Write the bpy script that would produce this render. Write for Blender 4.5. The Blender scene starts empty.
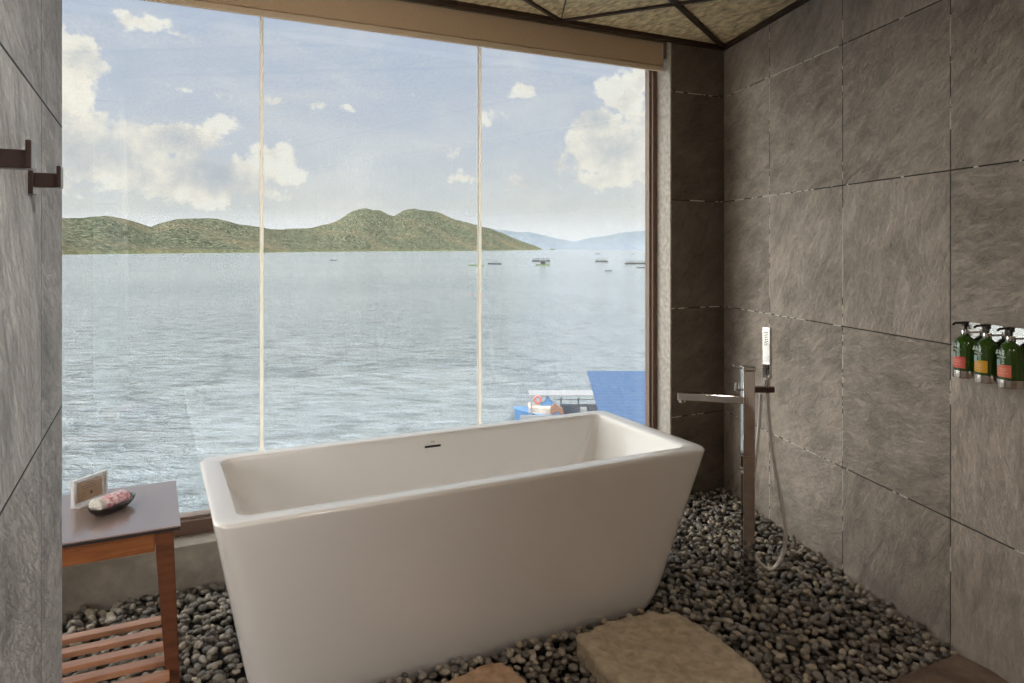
import bpy, bmesh, math, random
import numpy as np
from mathutils import Vector, Matrix, noise
random.seed(7)
rng = np.random.default_rng(11)
sc = bpy.context.scene
COL = sc.collection
# ------------------------------------------------------------------ site constants
H = 1.39                      # eye height above the pebble bed
A = math.radians(26.63)       # heading of the camera, clockwise from +Y
F, Y0 = 720.0, 249.0
SEA = -6.0
DX, DY = math.sin(A), math.cos(A)
RX, RY = math.cos(A), -math.sin(A)
def bearing(px, depth):       # survey helper: ground point at a bearing and distance
    u = (px - 512.0) / F
    return ((DX + RX * u) * depth, (DY + RY * u) * depth)
def zat(py, depth):
    return H + (Y0 - py) / F * depth
YW = 3.213                    # face of the window wall
CEIL = 2.57
WD = math.radians(16.7)       # right wall direction
WDX, WDY = math.sin(WD), math.cos(WD)
CORNER = (3.0, YW)
# ------------------------------------------------------------------ materials
def mat(name, base=(.5, .5, .5), rough=.5, metal=0.0, **kw):
    m = bpy.data.materials.new(name); m.use_nodes = True
    b = m.node_tree.nodes['Principled BSDF']
    b.inputs['Base Color'].default_value = (*base, 1)
    b.inputs['Roughness'].default_value = rough
    b.inputs['Metallic'].default_value = metal
    for k, v in kw.items():
        b.inputs[k.replace('_', ' ')].default_value = v
    return m
class N:
    def __init__(s, m): s.t = m.node_tree; s.n = s.t.nodes; s.l = s.t.links; s.b = s.n.get('Principled BSDF')
    def new(s, ty, **kw):
        n = s.n.new(ty)
        for k, v in kw.items(): setattr(n, k, v)
        return n
    def set(s, sock, v):
        if hasattr(v, 'is_output'): s.l.new(v, sock)
        else: sock.default_value = v
    def math(s, op, a, b=0.0, c=0.0, clamp=False):
        n = s.new('ShaderNodeMath', operation=op, use_clamp=clamp)
        for i, v in enumerate((a, b, c)): s.set(n.inputs[i], v)
        return n.outputs[0]
    def noise(s, vec, scale, detail=4, rough=.55, dist=0.0):
        n = s.new('ShaderNodeTexNoise')
        if vec is not None: s.l.new(vec, n.inputs['Vector'])
        n.inputs['Scale'].default_value = scale; n.inputs['Detail'].default_value = detail
        n.inputs['Roughness'].default_value = rough; n.inputs['Distortion'].default_value = dist
        return n.outputs['Fac']
    def ramp(s, fac, stops, interp='LINEAR'):
        n = s.new('ShaderNodeValToRGB'); n.color_ramp.interpolation = interp
        e = n.color_ramp.elements
        while len(e) > 1: e.remove(e[-1])
        for i, (p, c) in enumerate(stops):
            k = e[0] if i == 0 else e.new(p)
            k.position = p; k.color = (*c, 1) if len(c) == 3 else c
        s.set(n.inputs[0], fac); return n.outputs[0]
    def mix(s, fac, a, b, blend='MIX'):
        n = s.new('ShaderNodeMix', data_type='RGBA', blend_type=blend)
        s.set(n.inputs[0], fac)
        for i, v in ((6, a), (7, b)):
            if hasattr(v, 'is_output'): s.l.new(v, n.inputs[i])
            else: n.inputs[i].default_value = (*v, 1)
        return n.outputs[2]
    def coord(s, k='Object'): return s.new('ShaderNodeTexCoord').outputs[k]
    def mapping(s, vec, scale=(1, 1, 1), rot=(0, 0, 0), loc=(0, 0, 0)):
        n = s.new('ShaderNodeMapping'); s.l.new(vec, n.inputs[0])
        n.inputs['Scale'].default_value = scale; n.inputs['Rotation'].default_value = rot; n.inputs['Location'].default_value = loc
        return n.outputs[0]
    def sep(s, vec):
        n = s.new('ShaderNodeSeparateXYZ'); s.l.new(vec, n.inputs[0]); return n.outputs
    def comb(s, x, y, z):
        n = s.new('ShaderNodeCombineXYZ')
        for i, v in enumerate((x, y, z)): s.set(n.inputs[i], v)
        return n.outputs[0]
    def bump(s, h, strength=.4, dist=.01, normal=None):
        n = s.new('ShaderNodeBump'); n.inputs['Strength'].default_value = strength; n.inputs['Distance'].default_value = dist
        s.l.new(h, n.inputs['Height'])
        if normal is not None: s.l.new(normal, n.inputs['Normal'])
        return n.outputs[0]

def slate(name, c_lo, c_hi, x0, w, z0, h, rough=.55, streak=1.0, joint_hi=(1.0, .95, .86), bump=.75, white=1.0):
    m = mat(name, rough=rough); g = N(m)
    co = g.coord(); x, y, z = g.sep(co)
    tx = g.math('DIVIDE', g.math('SUBTRACT', x, x0), w); tz = g.math('DIVIDE', g.math('SUBTRACT', z, z0), h)
    ix = g.math('FLOOR', tx); iz = g.math('FLOOR', tz)
    wn = g.new('ShaderNodeTexWhiteNoise', noise_dimensions='3D'); g.l.new(g.comb(ix, iz, 3.3), wn.inputs['Vector'])
    r = wn.outputs['Value']
    rot = g.new('ShaderNodeVectorRotate', rotation_type='Y_AXIS'); g.l.new(co, rot.inputs['Vector'])
    g.set(rot.inputs['Angle'], g.math('MULTIPLY_ADD', r, 1.6, .15))
    off = g.new('ShaderNodeVectorMath', operation='ADD'); g.l.new(rot.outputs[0], off.inputs[0])
    g.l.new(g.comb(g.math('MULTIPLY', r, 37.0), g.math('MULTIPLY', r, 11.0), 0.0), off.inputs[1])
    v = off.outputs[0]
    st = g.noise(g.mapping(v, scale=(5.5, 5.5, 15)), 1.0, 9, .70, .7)
    bl = g.noise(v, 3.2, 3, .5, .3)
    fine = g.noise(g.mapping(v, scale=(.6, 1, 1.3)), 55, 8, .8)
    crk = g.noise(g.mapping(v, scale=(7, 7, 30)), 1.0, 8, .72, 2.0)
    crack = g.math('SUBTRACT', 1.0, g.math('MULTIPLY', g.math('ABSOLUTE', g.math('SUBTRACT', crk, .5)), 22.0), clamp=True)
    k = g.math('ADD', g.math('MULTIPLY', st, .55 * streak), g.math('MULTIPLY', bl, .35))
    k = g.math('ADD', k, g.math('MULTIPLY', fine, .42))
    k = g.math('ADD', k, g.math('MULTIPLY', g.math('SUBTRACT', r, .5), .09))
    col = g.ramp(k, [(.49, c_lo), (.83, c_hi)])
    col = g.mix(g.math('MULTIPLY', crack, .16 * streak), col, tuple(c * .35 for c in c_lo))
    # joints
    fx = g.math('PINGPONG', tx, .5); fz = g.math('PINGPONG', tz, .5)
    jx = g.math('LESS_THAN', fx, .0022 / w); jz = g.math('LESS_THAN', fz, .0024 / h)
    j = g.math('MAXIMUM', jx, jz)
    chip = g.noise(co, 4.0, 3, .7)
    jl = g.math('MULTIPLY', g.math('GREATER_THAN', chip, g.math('MULTIPLY_ADD', g.math('LESS_THAN', x, 1.15), -.09, .56)), g.math('GREATER_THAN', g.noise(co, 25, 3), .44))
    jl = g.math('MULTIPLY', jl, .95 * white)
    jcol = g.mix(jl, (.02, .016, .013), joint_hi)
    col = g.mix(j, col, jcol)
    g.l.new(col, g.b.inputs['Base Color'])
    hh = g.math('ADD', g.math('MULTIPLY', st, 1.0), g.math('MULTIPLY', fine, .5))
    hh = g.math('SUBTRACT', hh, g.math('MULTIPLY', crack, .14))
    hh = g.math('SUBTRACT', hh, g.math('MULTIPLY', j, .5))
    g.l.new(g.bump(hh, bump, .018), g.b.inputs['Normal'])
    return m
JH = .611
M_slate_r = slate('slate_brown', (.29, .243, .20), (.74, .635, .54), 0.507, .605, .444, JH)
M_slate_shade = slate('slate_shade', (.12, .097, .078), (.30, .25, .205), -.5, 3.0, .444, JH)  # same slate as the right wall, its shade put into darker colours
M_slate_l = slate('slate_left', (.29, .29, .29), (.82, .81, .80), 0.335, .607, .435, JH, streak=1.25, bump=.9, white=.0)

def simple_noise_mat(name, lo, hi, scale, rough=.6, bump=.3, dist=.004, stretch=(1, 1, 1), detail=6, p=(.35, .7), spec=None):
    m = mat(name, rough=rough); g = N(m)
    f = g.noise(g.mapping(g.coord(), scale=stretch), scale, detail, .62, .3)
    g.l.new(g.ramp(f, [(p[0], lo), (p[1], hi)]), g.b.inputs['Base Color'])
    if bump: g.l.new(g.bump(f, bump, dist), g.b.inputs['Normal'])
    if spec is not None: g.b.inputs['Specular IOR Level'].default_value = spec
    return m
M_concrete = simple_noise_mat('curb_concrete', (.25, .22, .18), (.42, .37, .305), 9, .75, .25)
M_jamb = simple_noise_mat('jamb_stone', (.42, .38, .33), (.68, .63, .56), 40, .6, .3)
M_plaster = simple_noise_mat('plaster', (.20, .165, .13), (.26, .22, .175), 4, .8, .05)
M_floor = simple_noise_mat('floor_stone', (.10, .062, .042), (.24, .165, .12), 11, .5, .3)
M_ceil = simple_noise_mat('ceiling_panel', (.26, .19, .10), (.95, .78, .48), 40, .85, .6, .01, stretch=(1, .42, 1), detail=8, p=(.30, .72))
M_ceiltrim = mat('ceiling_trim', (.035, .018, .011), .5)
M_frame = mat('frame_bronze', (.17, .10, .072), .42)
M_framelite = mat('frame_edge', (.26, .185, .145), .4)
M_joint = mat('glazing_silicone', (.95, .9, .82), .5, Transmission_Weight=0.0)
g = N(M_joint); tr = g.new('ShaderNodeBsdfTranslucent'); tr.inputs[0].default_value = (1, .95, .86, 1)
mx = g.new('ShaderNodeMixShader'); mx.inputs[0].default_value = .85
g.l.new(g.b.outputs[0], mx.inputs[1]); g.l.new(tr.outputs[0], mx.inputs[2]); g.l.new(mx.outputs[0], g.n['Material Output'].inputs[0])
M_blind = simple_noise_mat('blind_fabric', (.56, .41, .26), (.64, .48, .32), 120, .8, .1, .001)
M_rail = mat('blind_rail', (.72, .58, .42), .6)
M_blindend = mat('blind_end', (.62, .54, .44), .6)
M_tub = mat('tub_white', (.83, .805, .78), .22, Coat_Weight=.3, Coat_Roughness=.12)
M_dark = mat('dark_slot', (.01, .008, .006), .6)
M_mark = mat('tub_mark', (.55, .50, .44), .5)
M_chrome = mat('chrome', (.64, .63, .62), .06, 1.0)
M_chrome2 = mat('brushed_chrome', (.62, .58, .54), .20, 1.0)
M_hose = mat('hose_steel', (.80, .78, .75), .3, .35)
M_bronze = mat('hook_bronze', (.10, .070, .064), .30, .75)
M_hooktip = mat('hook_plate', (.60, .58, .62), .22, 1.0)
M_tabletop = mat('tabletop_dark', (.26, .20, .185), .18, Coat_Weight=.6, Coat_Roughness=.1)
def wood(name, lo, hi, rough=.4):
    m = mat(name, rough=rough); g = N(m)
    f = g.noise(g.mapping(g.coord(), scale=(2.5, 22, 22)), 2.2, 6, .6, .6)
    g.l.new(g.ramp(f, [(.3, lo), (.72, hi)]), g.b.inputs['Base Color'])
    g.l.new(g.bump(f, .08, .002), g.b.inputs['Normal']); return m
M_wood = wood('table_wood', (.16, .052, .018), (.36, .135, .045))
M_woodv = wood('leg_wood', (.075, .027, .014), (.15, .052, .024))
M_slat = wood('slat_wood', (.30, .135, .075), (.48, .25, .15))
M_bottle = mat('green_bottle', (.07, .18, .02), .08, Transmission_Weight=.55, IOR=1.45, Coat_Weight=.5)
M_black = mat('pump_black', (.018, .015, .013), .25)
M_coral = mat('label_coral', (.80, .14, .12), .45)
M_yellow = mat('label_yellow', (.78, .42, .03), .45)
M_salmon = mat('label_salmon', (.82, .22, .14), .45)
M_lblue = mat('label_blue', (.35, .52, .55), .45)
M_lwhite = mat('label_print', (.55, .60, .55), .45)
M_lyel = mat('label_text', (.95, .62, .45), .45)
def glass_mat(name, tint=(.93, .95, .94)):
    m = bpy.data.materials.new(name); m.use_nodes = True; g = N(m)
    g.n.remove(g.b)
    t = g.new('ShaderNodeBsdfTransparent'); t.inputs[0].default_value = (*tint, 1)
    s = g.new('ShaderNodeBsdfGlossy'); s.inputs['Roughness'].default_value = .0; s.inputs['Color'].default_value = (1, 1, 1, 1)
    geo = g.new('ShaderNodeNewGeometry'); fr = g.new('ShaderNodeFresnel')
    g.l.new(g.math('MULTIPLY_ADD', geo.outputs['Backfacing'], 1 / 1.9 - 1.9, 1.9), fr.inputs['IOR'])
    mx = g.new('ShaderNodeMixShader'); g.l.new(fr.outputs[0], mx.inputs[0])
    g.l.new(t.outputs[0], mx.inputs[1]); g.l.new(s.outputs[0], mx.inputs[2])
    g.l.new(mx.outputs[0], g.n['Material Output'].inputs[0]); return m
M_glass = glass_mat('window_glass')
M_acrylic = glass_mat('clear_acrylic', (.90, .90, .90))
M_acredge = mat('acrylic_edge', (.80, .80, .80), .2)
M_card = simple_noise_mat('card_brown', (.68, .42, .22), (.85, .60, .36), 30, .6, 0)
M_cardmark = mat('card_mark', (.22, .07, .03), .6)
M_dish = mat('dish_dark', (.028, .022, .022), .3)
# soap wrap: pink floral
M_soap = mat('soap_wrap', rough=.45); g = N(M_soap)
f = g.noise(g.coord(), 75, 4, .6, .8); f2 = g.noise(g.coord(), 160, 2)
c = g.ramp(f, [(.40, (.88, .80, .78)), (.52, (.82, .42, .48)), (.62, (.62, .16, .24))])
c = g.mix(g.math('GREATER_THAN', f2, .64), c, (.25, .28, .22)); g.l.new(c, g.b.inputs['Base Color'])
M_soapend = simple_noise_mat('soap_paper', (.50, .50, .46), (.82, .78, .74), 150, .5, 0)
M_step = simple_noise_mat('step_stone_beige', (.36, .29, .20), (.68, .58, .45), 22, .8, .9, .01, p=(.3, .75))
M_step2 = simple_noise_mat('step_stone_brown', (.40, .24, .14), (.62, .42, .28), 22, .8, .8, .01)
PEB = [(0, (.08, .068, .055)), (.25, (.17, .148, .125)), (.45, (.28, .245, .20)), (.62, (.22, .205, .19)), (.8, (.39, .34, .275)), (.93, (.46, .38, .27)), (1, (.56, .51, .44))]
def pebmat(name, island):
    m = mat(name, rough=.42); g = N(m)
    if island: r = g.new('ShaderNodeNewGeometry').outputs['Random Per Island']
    else: r = g.new('ShaderNodeObjectInfo').outputs['Random']
    c = g.ramp(r, PEB)
    f = g.noise(g.coord(), 90 if island else 90, 4, .6)
    c = g.mix(.35, c, g.ramp(f, [(.3, (.25, .25, .25)), (.7, (1, 1, 1))]), 'MULTIPLY')
    g.l.new(c, g.b.inputs['Base Color']); return m
M_peb = pebmat('pebble_single', False); M_pebs = pebmat('pebble_bed', True)
M_bed = simple_noise_mat('gravel_base', (.01, .008, .006), (.05, .04, .032), 80, .9, .5)
# outdoors
M_sea = mat('sea_water', (.13, .19, .21), .10, IOR=1.33); g = N(M_sea)
co = g.coord()
n1 = g.noise(co, .50, 6, .66, .5)
rc = g.mapping(co, rot=(0, 0, A)); n1b = g.noise(g.mapping(rc, scale=(.4, 1.0, 1)), 1.3, 4, .6, .4)
n2 = g.noise(g.mapping(co, scale=(.35, 1.2, 1), rot=(0, 0, A)), .05, 4, .6, .3)
hh = g.math('ADD', g.math('MULTIPLY', n1, .8), g.math('ADD', n2, g.math('MULTIPLY', n1b, .6)))
g.l.new(g.bump(hh, 1.0, 1.8), g.b.inputs['Normal']); RIP_SHADE = g.ramp(g.math('ADD', g.math('MULTIPLY', n1, .5), g.math('MULTIPLY', n1b, .5)), [(.40, (.55, .58, .62)), (.50, (1, 1, 1))])  # dark ripple shading is also painted into the water colour
g.l.new(g.mix(1.0, g.ramp(g.noise(g.mapping(co, scale=(.3, 1, 1), rot=(0, 0, A)), .012, 4), [(.35, (.20, .235, .265)), (.65, (.27, .30, .325))]), RIP_SHADE, 'MULTIPLY'), g.b.inputs['Base Color'])
M_hill = mat('forested_hill', rough=.95); g = N(M_hill)
co = g.coord()
a1 = g.noise(co, .11, 7, .75); a2 = g.noise(co, .0035, 5, .6, .5)
c = g.ramp(a1, [(.42, (.034, .042, .032)), (.49, (.085, .098, .066)), (.55, (.15, .165, .11)), (.62, (.26, .255, .18))])
c = g.mix(g.math('MULTIPLY', g.ramp(a2, [(.48, (0, 0, 0)), (.66, (1, 1, 1))]), .35), c, (.28, .20, .13))
zz = g.sep(co)[2]
c = g.mix(g.math('MULTIPLY', g.math('SUBTRACT', 1.0, g.math('DIVIDE', g.math('ADD', zz, 6.0), 9.0), clamp=True), .6), c, (.19, .20, .10))
g.l.new(c, g.b.inputs['Base Color']); g.l.new(g.bump(a1, .9, 14.0), g.b.inputs['Normal']); g.b.inputs['Specular IOR Level'].default_value = .05
M_range = simple_noise_mat('far_range', (.06, .085, .10), (.12, .145, .15), .004, 1.0, .6, 60, spec=.05)  # bluish base puts part of the distance haze into the colour
M_raftwood = mat('raft_wood', (.055, .055, .05), .8)
M_raftgreen = mat('raft_green', (.13, .19, .10), .8)
M_boatdark = mat('boat_dark', (.05, .06, .08), .6)
M_white = mat('boat_white', (.24, .245, .26), .5)
M_boatblue = mat('boat_blue', (.10, .22, .42), .4)
M_brown = mat('boat_brown', (.22, .12, .09), .6)
M_red = mat('ring_red', (.55, .12, .10), .5)
M_roofblue = mat('roof_blue', (.025, .065, .15), .65)
M_lamp = mat('lamp_housing', (.6, .6, .6), .4)
# ------------------------------------------------------------------ mesh helpers
def box(bm, x0, x1, y0, y1, z0, z1, bev=0.0, M=None, seg=2):
    t = bmesh.new(); bmesh.ops.create_cube(t, size=1)
    for v in t.verts:
        v.co = Vector((x0 + (v.co.x + .5) * (x1 - x0), y0 + (v.co.y + .5) * (y1 - y0), z0 + (v.co.z + .5) * (z1 - z0)))
    if bev: bmesh.ops.bevel(t, geom=t.edges[:], offset=bev, segments=seg, profile=.5, affect='EDGES')
    if M is not None: t.transform(M)
    merge(bm, t)
def merge(bm, t):
    me = bpy.data.meshes.new('tmp'); t.to_mesh(me); t.free(); bm.from_mesh(me); bpy.data.meshes.remove(me)
def lathe(bm, prof, n=28, M=None):
    t = bmesh.new(); rings = []
    for r, z in prof:
        rings.append([t.verts.new((r * math.cos(2 * math.pi * i / n), r * math.sin(2 * math.pi * i / n), z)) for i in range(n)])
    for a, b in zip(rings, rings[1:]):
        for i in range(n): t.faces.new((a[i], a[(i + 1) % n], b[(i + 1) % n], b[i]))
    t.faces.new(rings[0][::-1]); t.faces.new(rings[-1])
    if M is not None: t.transform(M)
    merge(bm, t)
def tube(bm, pts, r, n=10, closed=False):
    pts = [Vector(p) for p in pts]; t = bmesh.new(); rings = []; L = len(pts); up = Vector((0, 0, 1))
    prev = None
    for i, p in enumerate(pts):
        a = pts[(i - 1) % L] if closed or i > 0 else p; b = pts[(i + 1) % L] if closed or i < L - 1 else p
        d = (b - a).normalized()
        s = d.cross(up) if prev is None else prev - d * prev.dot(d)
        if s.length < 1e-4: s = d.cross(Vector((1, 0, 0)))
        s.normalize(); prev = s; w = d.cross(s)
        rings.append([t.verts.new(p + (s * math.cos(2 * math.pi * k / n) + w * math.sin(2 * math.pi * k / n)) * r) for k in range(n)])
    m = L if closed else L - 1
    for i in range(m):
        a, b = rings[i], rings[(i + 1) % L]
        for k in range(n): t.faces.new((a[k], a[(k + 1) % n], b[(k + 1) % n], b[k]))
    if not closed: t.faces.new(rings[0][::-1]); t.faces.new(rings[-1])
    bmesh.ops.recalc_face_normals(t, faces=t.faces[:])
    merge(bm, t)
def spline(ctrl, k=10):
    P = [Vector(c) for c in ctrl]; P = [P[0] * 2 - P[1]] + P + [P[-1] * 2 - P[-2]]; out = []
    for i in range(1, len(P) - 2):
        for j in range(k):
            t = j / k; a, b, c, d = P[i - 1], P[i], P[i + 1], P[i + 2]
            out.append(.5 * ((2 * b) + (c - a) * t + (2 * a - 5 * b + 4 * c - d) * t * t + (3 * b - a - 3 * c + d) * t ** 3))
    out.append(P[-2]); return out
def obj(name, bm, m, parent=None, smooth=False, M=None, loc=None, rotz=0.0):
    me = bpy.data.meshes.new(name)
    if M is not None: bm.transform(M)
    bm.to_mesh(me); bm.free()
    if smooth:
        for p in me.polygons: p.use_smooth = True
        try: me.set_sharp_from_angle(angle=math.radians(smooth if smooth is not True else 40))
        except Exception: pass
    for k in (m if isinstance(m, (list, tuple)) else [m]): me.materials.append(k)
    o = bpy.data.objects.new(name, me); COL.objects.link(o)
    if parent is not None: o.parent = parent
    if loc is not None: o.location = loc
    o.rotation_euler.z = rotz
    return o
def tag(o, label, cat, group=None, kind=None):
    o['label'] = label; o['category'] = cat
    if group: o['group'] = group
    if kind: o['kind'] = kind
    return o
def thing(name, label, cat, loc=(0, 0, 0), rotz=0.0, group=None):
    o = bpy.data.objects.new(name, None); COL.objects.link(o); o.location = loc; o.rotation_euler.z = rotz; o.empty_display_size = .1
    return tag(o, label, cat, group)
def struct(name, bm, m, label=None, **kw):
    o = obj(name, bm, m, **kw); o['kind'] = 'structure'
    if label: o['label'] = label
    o['category'] = name.split('_')[0]
    return o
def B(*a, **k):
    bm = bmesh.new(); box(bm, *a, **k); return bm
# ------------------------------------------------------------------ room shell
RB = -2.6                                      # back of the room
XL = -2.6
LEN_R = (YW - RB) / WDY
# right wall, local x runs from the corner towards the camera
rw_rot = math.atan2(-WDY, -WDX)
bm = B(-.35, LEN_R + .3, -.0, .15, -.35, CEIL + .15)
struct('wall_right', bm, M_slate_r, 'brown-grey slate tiled wall carrying the bottle dispensers', loc=(CORNER[0], CORNER[1], 0), rotz=rw_rot)
# in local frame +y must point outwards; check: rotate (0,1) by rw_rot
# window wall: strip right of the window
bm = B(0, .75, 0, .187, -.35, CEIL + .15)
struct('wall_back', bm, M_slate_shade, 'slate tiled strip, shade put into its colour, between the window and the corner', loc=(2.612, YW, 0))
bm = B(2.604, 2.612, YW - .0, YW + .187, .0, CEIL)
struct('trim_1', bm, M_jamb, 'pale stone window jamb')
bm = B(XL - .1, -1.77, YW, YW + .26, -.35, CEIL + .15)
struct('wall_front', bm, M_slate_shade, 'slate tiled wall beyond the left end of the window')
bm = B(-1.77, 2.604, YW + .03, YW + .26, 2.47, CEIL + .15)
struct('trim_2', bm, M_plaster, 'lintel over the window')
bm = bmesh.new(); box(bm, -1.77, 2.612, YW, YW + .26, -.35, .182, bev=.006)
struct('trim_3', bm, M_concrete, 'grey concrete curb under the window')
# left partition (short stub wall beside the camera)
XP = -.175
bm = B(0, 2.3, -.13, 0, -.35, CEIL)
struct('wall_left', bm, M_slate_l, 'pale grey slate tiled partition carrying the robe hooks', loc=(XP, 1.86, 0), rotz=-math.pi / 2)
# rest of the room behind the camera
ex = CORNER[0] - WDX * LEN_R
bm = B(XL - .1, ex + .6, RB - .15, RB, -.35, CEIL + .15)
struct('wall_rear', bm, M_floor, 'brown stone wall behind the bather')
bm = bmesh.new()
for a in ((RB, -1.6, -.35, CEIL + .15), (1.4, YW, -.35, CEIL + .15), (-1.6, 1.4, -.35, .25), (-1.6, 1.4, 2.35, CEIL + .15)):
    box(bm, XL - .15, XL, *a)
struct('wall_side', bm, M_plaster, 'plastered side wall with a wide opening added to let daylight in')  # unseen opening added to bring daylight onto the right wall
bm = B(XL - .3, 3.5, RB - .2, YW + .6, CEIL, CEIL + .14)
struct('ceiling', bm, M_ceil, 'golden brown textured panel ceiling')
bm = B(XL - .3, 3.4, RB - .2, YW + .25, -.5, -.075)
struct('floor', bm, M_bed, 'dark bed under the river pebbles')
# stone floor in front of the pebble bed
FE = 1.515
bm = B(XL, 2.46, RB, FE, -.075, .012, bev=.004)
struct('floor_1', bm, M_floor, 'brown stone floor at the edge of the pebble bed')
bm = B(XL, -.62, FE, YW, -.075, .012)
struct('floor_2', bm, M_floor, 'brown stone floor left of the pebble bed')
# ceiling trims
def strip(name, p, q, w=.035, t=.012, label=''):
    p = Vector(p); q = Vector(q); d = (q - p); L = d.length
    bm = B(0, L, -w / 2, w / 2, -t, 0)
    return struct(name, bm, M_ceiltrim, label, loc=(p.x, p.y, CEIL), rotz=math.atan2(d.y, d.x))
bm = B(XL, 3.02, YW - .035, YW + .001, CEIL - .022, CEIL)
struct('trim_4', bm, M_ceiltrim, 'dark ceiling edge strip along the window wall')
bm = B(0, LEN_R, -.03, 0, CEIL - .02, CEIL)
struct('trim_5', bm, M_ceiltrim, 'dark ceiling edge strip along the right wall', loc=(CORNER[0], CORNER[1], 0), rotz=rw_rot)
k1 = Vector((-.843, -.538))
strip('trim_6', (2.99, 3.20), (2.99 + k1.x * 4, 3.20 + k1.y * 4), .03, label='dark ceiling batten running out of the corner')
strip('trim_7', (1.886, 3.20), (1.886 + k1.x * 3.6, 3.20 + k1.y * 3.6), .018, label='thin ceiling batten slanting from the window wall')
strip('trim_8', (1.886, 3.20), (2.66, 2.2), .022, label='ceiling batten crossing towards the right wall')
strip('trim_9', (1.886, 3.20), (1.886 - .14 * 6, 3.20 - .287 * 6), .006, .004, label='faint ceiling joint')
# ------------------------------------------------------------------ window
win = bpy.data.objects.new('window_1', None); COL.objects.link(win); win['kind'] = 'structure'; win['category'] = 'window'
win['label'] = 'large frameless-jointed picture window facing the bay'
FY0, FY1 = 3.33, 3.43
bm = bmesh.new()
box(bm, -1.77, 2.604, FY0, FY1, .182, .241, bev=.004)
box(bm, -1.77, 2.604, FY0, FY1, 2.45, 2.47)
box(bm, 2.575, 2.604, FY0, 3.40, .241, 2.45, bev=.002)
box(bm, -1.77, -1.69, FY0, FY1, .241, 2.41, bev=.003)
obj('window_frame', bm, M_frame, win)
bm = bmesh.new()
box(bm, 2.563, 2.578, FY0 + .02, 3.390, .241, 2.45, bev=.002)
box(bm, -1.69, 2.563, FY0 + .024, FY1 - .02, .241, .252)
obj('glazing_bead', bm, M_framelite, win)['label'] = 'lighter inner bead of the frame'
joints = [-.623, .442, 1.507]
edges = [-1.69] + joints + [2.563]
for a, b in zip(edges, edges[1:]):
    obj('glass_pane', B(a + (.006 if a > -1.6 else 0), b - (.006 if b < 2.5 else 0), 3.372, 3.384, .252, 2.45), M_glass, win)
for j in joints:
    obj('glazing_joint', B(j - .0072, j + .0072, 3.368, 3.388, .252, 2.45), M_joint, win)['label'] = 'pale silicone joint between two panes'
# roller blind
t = thing('roller_blind', 'rolled-up tan blind cassette across the top of the picture window', 'blind', (0, 3.235, 2.388))
obj('fabric_valance', B(-1.76, 2.568, 0, .05, .030, .160, bev=.003), M_blind, t)
obj('bottom_rail', B(-1.76, 2.568, -.003, .020, 0, .027, bev=.004), M_rail, t)
obj('end_cap', B(2.5685, 2.574, 0.0, .05, .006, .160, bev=.001), M_blindend, t)
# ------------------------------------------------------------------ bathtub
def rrect(L, W, r, n=9, m=6):
    pts = []; hx, hy = L / 2 - r, W / 2 - r
    for cx, cy, a0 in ((hx, hy, 0), (-hx, hy, 90), (-hx, -hy, 180), (hx, -hy, 270)):
        for i in range(n):
            a = math.radians(a0 + 90 * i / (n - 1)); pts.append((cx + r * math.cos(a), cy + r * math.sin(a)))
    out = []
    for i, p in enumerate(pts):
        out.append(p); q = pts[(i + 1) % len(pts)]
        if (i + 1) % n == 0:
            for k in range(1, m): out.append((p[0] + (q[0] - p[0]) * k / m, p[1] + (q[1] - p[1]) * k / m))
    return out
def loft(bm, rings, cap0=True, cap1=True):
    R = [[bm.verts.new(p) for p in r] for r in rings]; n = len(R[0])
    for a, b in zip(R, R[1:]):
        for i in range(n): bm.faces.new((a[i], a[(i + 1) % n], b[(i + 1) % n], b[i]))
    if cap0: bm.faces.new(R[0][::-1])
    if cap1: bm.faces.new(R[-1])
TC = (1.075, 2.587); TL, TW, TH = 1.825, .775, .60
rings = []
def ring(L, W, r, z, s=0.0): rings.append([(x + s, y, z) for x, y in rrect(L, W, r)])
BL, BW, SH = TL - .30, TW - .135, -.036
LIP = .014
for dz, ins in ((-.05, .05), (-.03, .030), (-.015, .018), (.0, .009), (.018, .002)):
    ring(BL - 2 * ins, BW - 1.2 * ins, .085, dz, SH)
for k in range(1, 13):
    f = k / 12; f_ = .04 + .96 * f; ring(BL + (TL - BL) * f_, BW + (TW - BW) * f_, .085 - .021 * f_, (TH - LIP) * f_, SH * (1 - f_))
for a in (20, 45, 70, 90):                       # rounded outer lip
    a = math.radians(a); ring(TL - 2 * LIP * (1 - math.cos(a)) + .004, TW - 2 * LIP * (1 - math.cos(a)) + .002, .064, TH - LIP + LIP * math.sin(a))
ring(TL - .06, TW - .06, .055, TH + .0005)
for ins, z in ((.126, TH), (.136, TH - .003), (.142, TH - .010), (.147, TH - .022)):
    ring(TL - ins, TW - ins, .042, z)
IL, IW = TL - .147, TW - .147
for k in range(1, 15):
    f = k / 14; zz = TH - .022 - .40 * f
    ring(IL - .46 * f ** 1.25, IW - .15 * f ** 1.3, .042 + .10 * f, zz)
zb = TH - .022 - .40
for a in (25, 50, 75, 90):
    a = math.radians(a); ring(IL - .46 - .12 * (1 - math.cos(a)), IW - .15 - .12 * (1 - math.cos(a)), .14, zb - .05 * math.sin(a))
tub = thing('bathtub', 'white freestanding bathtub with slanted ends standing on river pebbles', 'bathtub', (TC[0], TC[1], 0))
bm = bmesh.new(); loft(bm, rings); bmesh.ops.recalc_face_normals(bm, faces=bm.faces[:])
tubm = obj('tub_shell', bm, M_tub, tub, smooth=50)
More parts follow.
